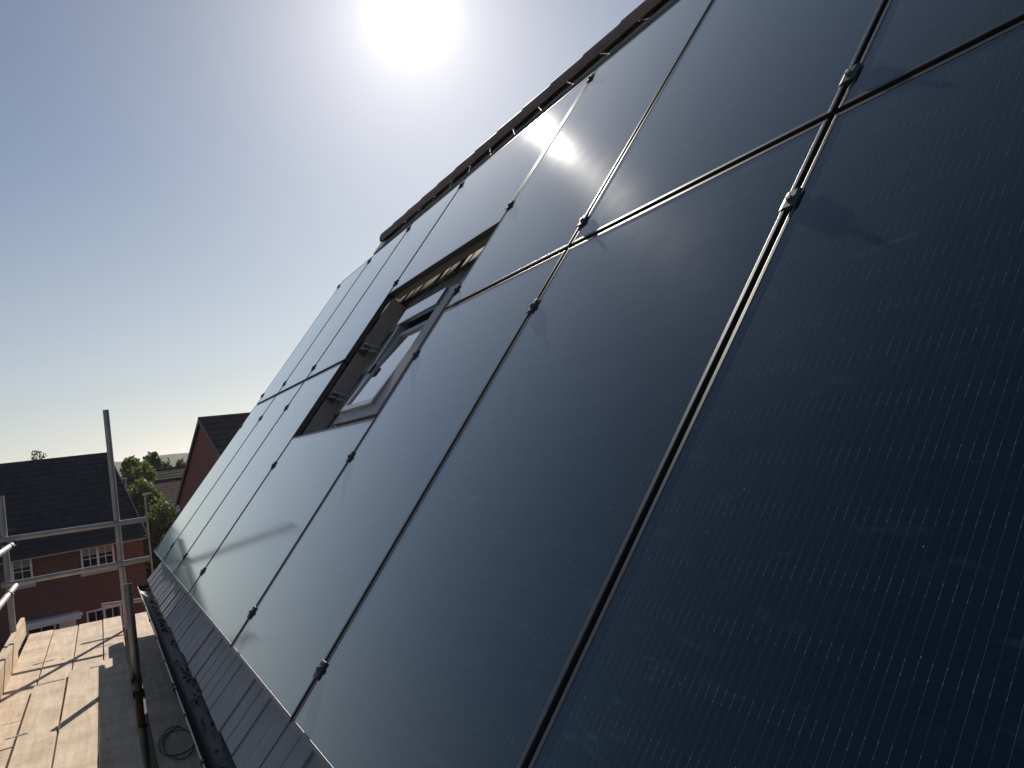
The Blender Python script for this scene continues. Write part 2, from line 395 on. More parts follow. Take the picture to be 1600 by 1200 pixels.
for yy in (1.4, 2.15, 2.84, 4.1, 4.9, 5.7, 6.5, 7.3):
    g = MB(); o1 = arc(GR + .004, yy - .014); o2 = arc(GR + .004, yy + .014)
    g.add(o1 + o2, [(i, i + 1, n + i + 1, n + i) for i in range(n - 1)], True)
    g.box(GX - GR - .009, GX - GR + .004, yy - .014, yy + .014, GZZ - .008, GZZ + .009)
    g.build('gutter_bracket', PVC, gut, Matrix.Identity(4))
MB().box(-.011, .222, U0, U1 - .02, -.525, -.51).build('soffit', PVC, house, Matrix.Identity(4))
g = MB(); o1 = arc(GR + .007, 3.34); o2 = arc(GR + .007, 3.47); g.add(o1 + o2, [(i, i + 1, n + i + 1, n + i) for i in range(n - 1)], True)
g.box(GX - GR - .014, GX - GR + .006, 3.345, 3.37, GZZ - .01, GZZ + .014); g.box(GX - GR - .014, GX - GR + .006, 3.44, 3.465, GZZ - .01, GZZ + .014)
g.build('gutter_union', PVC, gut, Matrix.Identity(4))
# roof window (centre pivot, a little open)
WU0, WU1, WV0, WV1 = 2.60, 3.36, 1.20, 2.02
rw = empty('roof_window', RM); rw.parent = house; rw.matrix_world = RM
GREY = mottled('grey_window_cladding', (.34, .26, .23), (.40, .32, .285), 6, rough=.45, bump=0, metal=.2)
ALU = mottled('pale_sash_edge', (.42, .42, .43), (.5, .5, .5), 6, rough=.35, bump=0, metal=.4)
SKYGLASS = mottled('roof_window_pane', (.010, .016, .018), (.014, .02, .022), 2, rough=.03, bump=0, IOR=2.3, **{'Coat Weight': 1.0, 'Coat IOR': 1.6})
def rb4(mb, ua, ub, va, vb_, za, zb): mb.box(-max(ua, ub), -min(ua, ub), va, vb_, za, zb); return mb
f = MB(); fw = .085; zt = -.045
rb4(f, WU0 - .05, WU0 + fw + .03, WV0, WV1, TW - .05, zt); rb4(f, WU1 - .05, WU1, WV0, WV1, TW - .05, zt)
rb4(f, WU0 + fw + .03, WU1 - .05, WV0, WV0 + .07, TW - .05, zt - .002)
f.build('window_frame', GREY, rw, RM, bevel=.004)
rb4(MB(), WU0 + .1, WU1 - .012, WV1 - .115, WV1 + .005, TW - .02, zt + .012).build('window_hood', SKYGLASS, rw, RM, bevel=.006)
fl = MB(); rb4(fl, WU0 - .16, WU1 + .40, WV0 - .20, WV0 - .003, TW - .01, TW + .012); rb4(fl, WU0 - .16, WU0 - .053, WV0, WV1 + .1, TW - .01, TW + .010); rb4(fl, WU1 + .003, WU1 + .40, WV0, WV1 + .1, TW - .01, TW + .013); rb4(fl, WU0 - .003, WU1 + .003, WV1 + .008, WV1 + .16, TW - .01, TW + .011)
fl.build('window_flashing', GREY, rw, RM)
rb4(MB(), 4.072, 4.078, 1.128, 2.312, TW - .01, -.040).build('side_gap_filler', GREY, house, RM)  # added strip: brown face brightens the dark gap under the far panel edge
rb4(MB(), 2.33, 4.07, 2.328, 2.333, -.078, -.038).build('top_gap_filler', GREY, house, RM)  # added strip lightening the dark band below the upper sideways panel
# sash, turned about its pivot axis (parallel to the eave)
pv = (WV0 + WV1) / 2 - .03
SM = RM @ Matrix.Translation((0, pv, zt - .012)) @ Matrix.Rotation(R(-4.5), 4, 'X') 
su0, su1 = WU0 + fw + .036, WU1 - .056; h0, h1 = -.315, .29
s = MB(); bw = .04
for q in ((su0, su0 + bw, h0, h1), (su1 - bw, su1, h0, h1), (su0 + bw, su1 - bw, h0, h0 + bw), (su0 + bw, su1 - bw, h1 - bw, h1)):
    rb4(s, q[0], q[1], q[2], q[3], -.04, .006)
sash = s.build('sash', ALU, rw, SM, bevel=.003)
rb4(MB(), su0 + bw - .004, su1 - bw + .004, h0 + bw - .004, h1 - bw + .004, -.016, -.004).build('pane', SKYGLASS, rw, SM)
MB().box(-su1 - .02, -su1 + .035, -.03, .03, -.01, .022).build('pivot_cover', FRAME, rw, SM, bevel=.004)

# moss and grit lying in the gutter
mm = MB(); rm = random.Random(5)
for q in range(600):
    yy = rm.uniform(-1, 7.95); k = .5 + .5 * math.sin(yy * 2.1) * math.sin(yy * 5.3 + 1)
    if rm.random() > .35 + .65 * k: continue
    cx_ = GX + rm.uniform(.0, .052); r_ = rm.choice((.003, .004, .006, .009, .012)) * rm.uniform(.7, 1.2); zz = GZZ - .02 + rm.uniform(-.024, .002)
    pts_ = []
    for ph in (-.9, 0, .9):
        for t in range(6):
            pts_.append((cx_ + r_ * math.cos(ph) * math.cos(t * 1.047) * rm.uniform(.7, 1.2), yy + 1.6 * r_ * math.cos(ph) * math.sin(t * 1.047) * rm.uniform(.7, 1.2), zz + .6 * r_ * math.sin(ph)))
    mm.add(pts_, [(i * 6 + t, i * 6 + (t + 1) % 6, (i + 1) * 6 + (t + 1) % 6, (i + 1) * 6 + t) for i in (0, 1) for t in range(6)] + [tuple(range(12, 18)), tuple(range(5, -1, -1))])
tag(mm.build('gutter_moss', MOSS), 'dark moss and grit lying along the inside of the gutter', 'moss', kind='stuff')

# ---------------------------------------------------------------- solar panels
CP = 1.154; WC = 1.778
G = [0, CP, 2 * CP, 2 * CP + WC, 3 * CP + WC, 4 * CP + WC, 5 * CP + WC]
cols = [(-1.144, -.010)] + [(G[i] + .010, G[i + 1] - .010) for i in range(6)]
names_low = ['nearest tall dark panel in the lower row, filling the right edge', 'second tall panel from the right in the lower row, beside the nearest panel', 'tall lower row panel whose top corner meets the roof window opening', 'wide sideways panel directly below the roof window opening',
             'tall lower row panel just left of the roof window opening', 'lower row panel second from the far end, pale with sky reflection', 'lower row panel at the far left end of the array']
names_up = ['upper row panel cut by the top right corner of the picture', 'tall upper row panel above the second lower panel, right of the long seam', 'upper row panel carrying the bright sun glint near the ridge', 'wide sideways panel directly above the roof window opening',
            'tall upper row panel just left of the roof window opening', 'upper row panel second from the far end under the ridge end', 'upper row panel at the far left end, edge against the sky']
def panel(u0, u1, v0, v1, sideways, label):
    cu, cv = (u0 + u1) / 2, (v0 + v1) / 2; hw, hh = (u1 - u0) / 2, (v1 - v0) / 2
    M = RF(cu, cv, 0)
    root = empty('solar_panel', M); tag(root, label, 'solar panel', 'solar panels on the roof')
    f = MB(); e = .012
    # frame bars with a small lip proud of the glass
    f.box(-hw, -hw + e, -hh, hh, -.035, .0); f.box(hw - e, hw, -hh, hh, -.035, .0)
    f.box(-hw + e, hw - e, -hh, -hh + e, -.035, -.0002); f.box(-hw + e, hw - e, hh - e, hh, -.035, -.0002)
    f.build('frame', FRAME, root, M, bevel=.0014)
    MB().box(-hw + e + .0005, hw - e - .0005, -hh + e + .0005, hh - e - .0005, -.0075, -.0014).build('glass', GLASS_L if sideways else GLASS, root, M)
    MB().box(-hw + .02, hw - .02, -hh + .02, hh - .02, -.0135, -.0085).build('backsheet', FELT, root, M)
    return root
for i, (u0, u1) in enumerate(cols):
    if i == 3:
        panel(u0, u1, 0, 1.123, True, names_low[i]); panel(u0, u1, 2.316, 3.434, True, names_up[i])
    else:
        panel(u0, u1, 0, 1.732, False, names_low[i]); panel(u0, u1, 1.753, 3.434, False, names_up[i])

# mounting rails under the panels
def rail(u0, u1, v, label):
    m = MB(); m.box(-u1, -u0, v - .02, v + .02, -.078, -.0365); m.box(-u1, -u0, v - .026, v + .026, -.082, -.0781)
    tag(m.build('mounting_rail', FRAME, None, RM), label, 'mounting rail', 'rails under the panels')
rail(-1.12, 7.55, .155, 'black mounting rail under the bottom edge of the lower row')
rail(-1.12, 7.55, 3.36, 'black mounting rail under the top edge of the upper row')
rail(-1.12, 2.33, 1.475, 'lower of two mounting rails right of the roof window')
rail(3.965, 7.55, 1.475, 'lower of two mounting rails left of the roof window')
rail(-1.12, 2.33, 1.865, 'upper of two mounting rails right of the roof window')
rail(3.965, 7.55, 1.865, 'upper of two mounting rails left of the roof window')
rail(2.28, 4.12, .911, 'short mounting rail under the sideways panel below the window')
rail(2.28, 4.12, 2.42, 'short mounting rail under the sideways panel above the window')
# bent roof hooks showing at the side of the opening
for (v, lab) in ((1.865, 'upper bent steel roof hook at the left side of the window opening'), (1.475, 'lower bent steel roof hook at the left side of the window opening')):
    m = MB(); pth = [(3.955, -.04), (3.90, -.045), (3.885, -.085), (3.835, -.09), (3.82, -.127), (3.78, -.129)]
    for (ua, za), (ub, zb) in zip(pth[:-1], pth[1:]):
        m.tube([(-ua, v - .02, za), (-ub, v - .02, zb)], .0042, 8); m.tube([(-ua, v + .02, za), (-ub, v + .02, zb)], .0042, 8)
    tag(m.build('roof_hook', GALV, None, RM), lab, 'roof hook', 'roof hooks')

# clamps holding the panels
def clamp_proto():
    root = empty('panel_clamp', RM)
    m = MB(); L_ = .026
    m.prism([(-.022, .0012), (.022, .0012), (.022, .0045), (.012, .0075), (-.012, .0075), (-.022, .0045)], 'y', -L_, L_)
    m.box(-.0065, .0065, -L_, L_, -.036, .001)
    pl = m.build('clamp_plate', CLAMP, root, RM, bevel=.0012)
    b = MB(); b.tube([(0, 0, .0074), (0, 0, .0135)], .0075, 6); b.tube([(0, 0, .0074), (0, 0, .009)], .0105, 14)
    bo = b.build('bolt', STEEL, root, RM)
    return root, [pl, bo]
proto, kids = clamp_proto(); used = [False]
def put_clamp(u, v, label):
    if not used[0]:
        r = proto; used[0] = True
        r.matrix_world = RF(u, v, 0)
        for k in kids: k.matrix_parent_inverse = Matrix.Identity(4); k.matrix_basis = Matrix.Identity(4)
    else:
        r = proto.copy(); col.objects.link(r)
        for k in kids:
            c = k.copy(); col.objects.link(c); c.parent = r; c.matrix_parent_inverse = Matrix.Identity(4); c.matrix_basis = Matrix.Identity(4)
        r.matrix_world = RF(u, v, 0)
    tag(r, label, 'clamp', 'clamps between the panels')
seam = {0: 'seam by the nearest panel', 1: 'second seam from the right', 2: 'third seam, right of the window', 3: 'fourth seam, left of the window', 4: 'fifth seam from the right', 5: 'sixth seam from the right', 6: 'far end edge'}
lv = {'a': (.155, 'bottom'), 'b': (1.475, 'just below the long middle gap'), 'c': (1.865, 'just above the long middle gap'), 'd': (3.36, 'top'), 'e': (.911, 'halfway down the lower row'), 'f': (2.42, 'on the lower part of the upper row')}
for gi, ks in {0: 'bcad', 1: 'abcd', 2: 'aebcfd', 3: 'aefd', 4: 'abcd', 5: 'abcd', 6: 'abcd'}.items():
    for k in ks:
        v, wd = lv[k]
        if gi == 0 and k in 'ad': continue
        u = G[gi] + (-.003 if gi == 6 else 0)
        put_clamp(u, v, 'black clamp %s, %s' % (wd, seam[gi]))

# ---------------------------------------------------------------- scaffold
BZ = -.777                     # top of the far boards
def tube_thing(name, p0, p1, label, cat, mat=GALV, r=.0262, group=None, couplers=()):
    p0, p1 = Vector(p0), Vector(p1)
    root = empty(name, Matrix.Translation(p0)); tag(root, label, cat, group)
    t = MB().tube([Vector((0, 0, 0)), p1 - p0], r, 18, True, .86).build('tube', mat, root); t.matrix_parent_inverse = Matrix.Identity(4)
    d = (p1 - p0).normalized()
    for (q, other) in couplers:
        c = Vector(q) - p0; o = Vector(other).normalized()
        m = MB(); m.tube([c - d * .026, c + d * .026], r + .009, 16); m.tube([c + d.cross(o) * .0 - o * .0 + d * 0 + o * .0, c + d * .001], r, 6, False)
        k = d.cross(o).normalized() * (r + .012)
        m.tube([c + k - d * .04, c + k + d * .04], .007, 8); m.tube([c + k * 1.1 + d * .036, c + k * 1.1 + d * .052], .013, 6)
        m.tube([c - k * .95 - d * .03, c - k * .95 + d * .03], .008, 8)
        x = m.build('coupler', CLAMP, root); x.matrix_parent_inverse = Matrix.Identity(4)
    return root
def setloc(o): pass
Z = (0, 0, 1); X = (1, 0, 0); Y = (0, 1, 0)
tube_thing('scaffold_pole', (-.282, 8.13, GZ), (-.282, 8.13, 1.478), 'tall grey scaffold pole rising above the far roof line', 'scaffold pole', r=.029, group='scaffold poles',
           couplers=[((-.282, 8.13, .30), X), ((-.282, 8.13, -.12), X)])
tube_thing('scaffold_pole', (-1.272, 8.15, GZ), (-1.272, 8.15, .735), 'grey scaffold pole at the left edge outside the toe board', 'scaffold pole', r=.029, group='scaffold poles',
           couplers=[((-1.272, 8.15, .28), X), ((-1.272, 8.15, -.13), X)])
sp_ = empty('scaffold_pole', Matrix.Translation((-.285, 5.8, GZ))); tag(sp_, 'short dark scaffold pole ending just above the boards, passing through the slot', 'scaffold pole', 'scaffold poles')
def sp_part(nm, z0, z1, r, mat):
    o = MB().tube([(0, 0, z0 - GZ), (0, 0, z1 - GZ)], r, 20, True, .86 if z1 > -.2 else None).build(nm, mat, sp_); o.matrix_parent_inverse = Matrix.Identity(4)
DARKTUBE = mottled('weathered_tube', (.15, .15, .165), (.26, .255, .265), 9, rough=.4, bump=.15, bscale=40, metal=.6)
sp_part('upper_tube', -.90, -.068, .0305, DARKTUBE); sp_part('spigot', -1.14, -.90, .027, RUST); sp_part('lower_tube', GZ, -1.14, .033, DARKTUBE)
cp = MB(); cp.tube([(0, 0, -.93 - GZ), (0, 0, -.88 - GZ)], .044, 16); cp.tube([(-.05, -.03, -.905 - GZ), (.05, -.03, -.905 - GZ)], .012, 8)
o = cp.build('collar', CLAMP, sp_); o.matrix_parent_inverse = Matrix.Identity(4)
o = MB().tube([(0, 0, -1.155 - GZ), (0, 0, -1.135 - GZ)], .043, 16).build('tube_rim', CLAMP, sp_); o.matrix_parent_inverse = Matrix.Identity(4)
rg = 'scaffold rails'
tube_thing('guard_rail', (-1.33, 8.095, .309), (-.015, 8.095, .297), 'upper grey cross rail between the left pole and the tall pole', 'guard rail', group=rg)
tube_thing('guard_rail', (-1.33, 8.095, -.125), (-.015, 8.095, -.108), 'lower grey cross rail between the left pole and the tall pole', 'guard rail', group=rg)
tube_thing('guard_rail', (-.50, 8.22, -.51), (-.085, 8.22, -.535), 'short thin tube low behind the tall pole near the board ends', 'guard rail', group=rg, r=.02)
tube_thing('guard_rail', (-1.205, 2.2, .25), (-1.205, 8.0, .25), 'upper side rail entering from the left edge with its open end showing', 'guard rail', group=rg, couplers=[((-1.205, 7.75, .25), Z)])
tube_thing('guard_rail', (-1.205, 2.2, -.142), (-1.205, 8.0, -.142), 'lower side rail entering from the left edge with its open end showing', 'guard rail', group=rg, couplers=[((-1.205, 7.3, -.142), Z)])
# ledgers and transoms under the boards
tube_thing('scaffold_ledger', (-.222, 1.0, -.90), (-.222, 9.1, -.90), 'dark ledger tube under the boards beside the slot', 'scaffold tube', DARKTUBE)
for yy, lab in ((8.6, 'transom tube under the far ends of the boards'), (6.0, 'transom tube under the overlap of the boards')):
    tube_thing('scaffold_transom', (-1.4, yy, -.846), (-.02, yy, -.846), lab, 'scaffold tube', DARKTUBE, group='transoms under the boards')
# boards
def board(x0, x1, y0, y1, zt, label, thick=.038, yaw=0.0):
    M = Matrix.Translation(((x0 + x1) / 2, (y0 + y1) / 2, zt - thick)) @ Matrix.Rotation(yaw, 4, 'Z')
    hx, hy = (x1 - x0) / 2, (y1 - y0) / 2
    o = MB().box(-hx, hx, -hy, hy, 0, thick).build('scaffold_board', WOOD, None, M, bevel=.003)
    tag(o, label, 'scaffold board', 'boards of the scaffold platform'); return o
board(-1.212, -.990, 5.3, 9.08, BZ, 'far scaffold board against the toe board')
board(-1.218, -.998, 1.3, 5.29, BZ, 'near scaffold board against the toe board at the left edge')
board(-.980, -.752, 5.2, 9.02, BZ, 'far scaffold board second from the toe board', yaw=.0)
board(-.742, -.516, 5.3, 9.06, BZ, 'far scaffold board third from the toe board, crossed by pole shadows')
board(-.506, -.330, 5.3, 9.10, BZ, 'far scaffold board beside the poles, half in shade')
board(-.985, -.772, 1.2, 6.12, BZ + .039, 'near overlapping sunlit scaffold board, left of three')
board(-.762, -.549, 1.0, 6.42, BZ + .039, 'near overlapping sunlit scaffold board, middle of three', yaw=-.003)
board(-.542, -.335, 1.1, 6.55, BZ + .039, 'near overlapping scaffold board in shade with a sunlit edge strip', yaw=-.001)
board(-.252, -.045, 5.0, 9.02, BZ, 'far shaded scaffold board next to the gutter')
board(-.262, -.050, 1.2, 4.99, BZ, 'near shaded scaffold board next to the gutter, under the cable')
def toe(x0, y0, y1, h, label):
    M = Matrix.Translation((x0, (y0 + y1) / 2, BZ)); hy = (y1 - y0) / 2
    m = MB(); c_ = .06
    m.prism([(-hy, 0.0), (hy, 0.0), (hy, h - c_), (hy - .03, h), (-hy, h)], 'x', -.019, .019)
    tag(m.build('toe_board', WOOD, None, M, bevel=.003), label, 'toe board', 'toe boards on edge')
toe(-1.262, 6.0, 9.10, .19, 'farthest upright toe board with a rounded end at the platform edge')
toe(-1.222, 3.0, 7.62, .20, 'middle upright toe board lapped over the farthest one')
toe(-1.183, 2.0, 6.88, .205, 'nearest upright toe board at the left edge of the picture') if False else None
# hoop iron straps across the board joints
def strap(x, y, z, ang, label, ln=.17):
    m = MB(); m.box(-ln / 2, ln / 2, -.013, .013, .001, .0035); m.tube([(-ln * .35, 0, .003), (-ln * .35, 0, .006)], .005, 8); m.tube([(ln * .35, 0, .003), (ln * .35, 0, .006)], .005, 8)
    tag(m.build('steel_strap', STRAP, None, Matrix.Translation((x, y, z)) @ Matrix.Rotation(ang, 4, 'Z')), label, 'strap', 'straps across board joints')
strap(-.985, 7.25, BZ, .25, 'small pale strap on the joint of the two boards by the toe board')
strap(-.51, 7.42, BZ, .15, 'small pale strap at the edge of the shade near the tall pole')
strap(-.992, 4.75, BZ + .039, .3, 'small pale strap on the near board joint at the left edge', .12)
strap(-.56, 6.33, BZ + .039, -.1, 'small dark strap at the end of the overlapping board', .1)
# cable loop on the shaded board
m = MB(); pts_ = []
for q in range(75):
    t = q / 74 * 2.35 * 2 * math.pi + 1.2; rx = .088 + .014 * math.sin(t * .37); ry = .26 + .06 * math.sin(t * .6 + 1)
    pts_.append((-.146 + rx * math.cos(t), 3.86 + ry * math.sin(t), BZ + .009 + .002 * q / 74 + (.004 if q % 33 > 28 else 0)))
m.tube(pts_, .0034, 8); 
tag(m.build('cable_loop', RUBBER), 'loop of thin black cable lying on the shaded board', 'cable')

# ---------------------------------------------------------------- buildings
def tiled_slope(mb, x0, x1, y0, z0, y1, z1, n, lift=.03):
    """courses of tiles from the eave (y0,z0) up to (y1,z1), each a thin wedge"""
    dy, dz = (y1 - y0) / n, (z1 - z0) / n; ln = math.hypot(dy, dz); nyv, nzv = -dz / ln, dy / ln
    if nzv < 0: nyv, nzv = -nyv, -nzv
    for i in range(n):
        a = (y0 + dy * i, z0 + dz * i); b = (y0 + dy * (i + 1.12), z0 + dz * (i + 1.12))
        if i == n - 1: b = (y1, z1)
        at_ = (a[0] + nyv * lift, a[1] + nzv * lift)
        mb.add([(x0, a[0], a[1]), (x1, a[0], a[1]), (x1, at_[0], at_[1]), (x0, at_[0], at_[1]), (x1, b[0], b[1] + .002), (x0, b[0], b[1] + .002)],
               [(0, 1, 2, 3), (3, 2, 4, 5), (0, 3, 5), (1, 4, 2)])
def window(parent, M, x0, x1, z0, z1, lights=2, curtain=False, bars=True, sill=True):
    """white casement window set on a wall whose face is local y=0 (outside is -y)"""
    t = .07
    f = MB(); f.box(x0, x0 + t, -.05, .03, z0, z1); f.box(x1 - t, x1, -.05, .03, z0, z1); f.box(x0 + t, x1 - t, -.05, .03, z1 - t, z1); f.box(x0 + t, x1 - t, -.05, .03, z0, z0 + t)
    wl = (x1 - x0 - t) / lights
    for i in range(1, lights): f.box(x0 + t / 2 + wl * i - .045, x0 + t / 2 + wl * i + .045, -.048, .028, z0 + t, z1 - t)
    if bars:
        for i in range(lights):
            xa, xb = x0 + t / 2 + wl * i + .05, x0 + t / 2 + wl * (i + 1) - .05
            f.box((xa + xb) / 2 - .014, (xa + xb) / 2 + .014, -.042, .0, z0 + t, z1 - t); zm = (z0 + z1) / 2; f.box(xa - .01, (xa + xb) / 2 - .0141, -.04, .0, zm - .014, zm + .014); f.box((xa + xb) / 2 + .0141, xb + .01, -.04, .0, zm - .014, zm + .014)
    fr = f.build('window', WHITE, parent, M)
    MB().box(x0 + t * .9, x1 - t * .9, -.018, .02, z0 + t * .9, z1 - t * .9).build('pane', DARKGLASS, fr, M)
    if curtain: MB().box(x0 + t, x1 - t, -.0225, -.0185, z0 + (z1 - z0) * .62, z1 - t).build('curtain', CURTAIN, fr, M)
    if sill: MB().box(x0 - .06, x1 + .06, -.11, -.001, z0 - .13, z0 - .002).build('sill', CREAM, fr, M)
# the brick neighbour across the way
YAW = R(14.5)
NM = Matrix.Translation((1.0, 37.0, GZ)) @ Matrix.Rotation(YAW, 4, 'Z')
nh = empty('brick_house', NM); tag(nh, 'red brick house with dark tiled roof and white windows behind the scaffold', 'house')
GH = 5.03; XL = -9.5; DEP = 8.0; RZ = 8.80; RY = 4.0
nw = MB(); nw.box(XL, 0, 0, DEP, 0, GH); nw.prism([(0, GH), (DEP, GH), (RY, RZ - .2)], 'x', XL + .01, -.01)
nw.build('wall', BRICK, nh, NM)
nr = MB(); tiled_slope(nr, XL - .2, .10, -.35, GH - .02, RY, RZ, 17, .035); tiled_slope(nr, XL - .2, .10, DEP + .35, GH - .02, RY, RZ, 17, .035)
nr.tube([(XL - .2, RY, RZ - .03), (.11, RY, RZ - .03)], .085, 10)
nro = nr.build('roof', ROOF_N, nh, NM)
MB().box(XL - .2, .06, -.36, -.33, GH - .15, GH - .085).build('fascia', CREAM, nh, NM)
MB().tube([(XL - .2, -.40, GH - .05), (.06, -.40, GH - .05)], .045, 10).build('gutter', PVC, nh, NM)
for q in (0,):   # white line down the verge
    MB().prism([(-.36, GH - .1), (-.36, GH - .01), (RY, RZ + .0), (RY, RZ - .09)], 'x', .101, .125).build('verge_trim', CREAM, nh, NM)
MB().box(-4.85, -4.45, .62, .86, GH + .98, GH + 1.12).build('roof_vent', CLAMP, nh, NM)
window(nh, NM, -2.43, -1.17, 3.93, 4.98, 2, True)
window(nh, NM, -4.86, -4.16, 3.93, 4.98, 1, True)
window(nh, NM, -2.43, -1.10, 1.15, 2.38, 2, False)
window(nh, NM, -4.55, -3.55, 1.15, 2.25, 1, False)
window(nh, NM, -7.9, -6.7, 3.93, 4.98, 2, True)
MB().box(-4.75, -2.72, -.75, -.001, 2.38, 2.50).box(-4.70, -2.77, -.70, -.001, 2.26, 2.379).build('porch_canopy', WHITE, nh, NM)
MB().box(-3.42, -2.82, -.03, -.001, 0.05, 2.24).build('front_door', WHITE, nh, NM)
# red gable house on the right
RA = Vector((2.901, 28.566, 2.50)); ph = R(-80)
# local x runs along the gable from far (-) to near (+); local y is along the ridge away from the gable
gx = Vector((math.cos(ph), math.sin(ph), 0)); gy = Vector((math.sin(-ph), math.cos(ph), 0)).normalized(); gy = Vector((0, 0, 1)).cross(gx)
GM = Matrix(((gx.x, gy.x, 0, RA.x), (gx.y, gy.y, 0, RA.y), (0, 0, 1, GZ), (0, 0, 0, 1)))
rh_ = empty('gable_house', GM); tag(rh_, 'house with plain red brick gable end and brown tiled roof behind the panels', 'house')
AZ = RA.z - GZ; HW = 3.85; EZ = AZ - HW * .72
MB().prism([(-HW, 0), (HW, 0), (HW, EZ), (0, AZ - .12), (-HW, EZ)], 'y', 0, 9).build('wall', BRICK_O, rh_, GM)
GR2 = MB()
# slopes need eave axis along local y: build in a turned frame
TM = GM @ Matrix(((0, -1, 0, 0), (1, 0, 0, 0), (0, 0, 1, 0), (0, 0, 0, 1)))   # new x = local y, new y = -local x
tiled_slope(GR2, -.07, 9.1, -HW - .3, EZ - .3 * .72, 0, AZ, 14, .035); tiled_slope(GR2, -.07, 9.1, HW + .3, EZ - .3 * .72, 0, AZ, 14, .035)
GR2.tube([(-.08, 0, AZ), (9.1, 0, AZ)], .09, 10)
GR2.build('roof', ROOF_R, rh_, TM)
MB().tube([(-.05, HW + .36, EZ - .24), (9, HW + .36, EZ - .24)], .06, 10).box(-.08, .1, HW + .1, HW + .32, EZ - .45, EZ - .2).build('gutter', WHITE, rh_, TM)
vb_ = MB(); 
for sgn in (-1, 1):
    vb_.prism([(sgn * (HW + .3), EZ - .3 * .72 - .1), (sgn * (HW + .3), EZ - .3 * .72 + .02), (0, AZ + .02), (0, AZ - .1)], 'x', -.10, -.071)
vb_.build('verge_trim', TILE_B, rh_, TM)
# houses further off
def far_house(x0, x1, y0, dep, ez, rz, yaw, mat, wall, label, n=12, trim=False):
    M = Matrix.Translation((x0, y0, GZ)) @ Matrix.Rotation(yaw, 4, 'Z'); h = empty('far_house', M); tag(h, label, 'house', 'houses among the trees')
    W_ = x1 - x0; e, r_ = ez - GZ, rz - GZ
    w_ = MB(); w_.box(0, W_, 0, dep, 0, e); w_.prism([(0, e), (dep, e), (dep / 2, r_ - .15)], 'x', .01, W_ - .01); w_.build('wall', wall, h, M)
    q = MB(); tiled_slope(q, -.15, W_ + .15, -.3, e - .1, dep / 2, r_, n, .02); tiled_slope(q, -.15, W_ + .15, dep + .3, e - .1, dep / 2, r_, n, .02); q.tube([(-.15, dep / 2, r_), (W_ + .15, dep / 2, r_)], .09, 8); q.build('roof', mat, h, M)
    if trim: MB().prism([(-.32, e - .22), (-.32, e - .05), (dep / 2, r_ + .04), (dep / 2, r_ - .13)], 'x', -.2, -.151).build('verge_trim', WHITE, h, M)
    ch = MB(); ch.box(W_ * .62, W_ * .62 + .6, dep / 2 - .3, dep / 2 + .3, r_ - .4, r_ + .55); ch.build('chimney', wall, h, M) if not trim else None
far_house(3.05, 12.0, 52.5, 7.0, -1.1, .42, R(6), ROOF_P, BRICK_O, 'low house with reddish tiled roof and white verge beside the red gable', 14, True)
far_house(2.6, 13.5, 66.0, 8.0, -.35, 1.25, R(4), ROOF_F, BRICK_O, 'far dark slate roof among the trees above the reddish roof', 8)

# ---------------------------------------------------------------- street lamps
def lamp(x, y, ztop, arm, label):
    M = Matrix.Translation((x, y, GZ)); h = ztop - GZ
    r = empty('street_lamp', M); tag(r, label, 'street lamp', 'street lamps')
    MB().tube([(0, 0, 0), (0, 0, 1.2), (0, 0, 1.25), (0, 0, h)], [.07, .07, .042, .034], 12).build('post', GALV, r, M)
    q = MB(); q.prism([(-arm * .25, h - .02), (arm, h + .03), (arm, h + .055), (arm * .5, h + .10), (-arm * .25, h + .07)], 'y', -.09, .09); q.build('lamp_head', STRAP, r, M)
lamp(1.21, 36.0, .02, .30, 'grey street lamp standing right of the brick house in front of the hedge')
lamp(.70, 41.8, .80, -.34, 'street lamp head just showing beside the brick house roof edge')

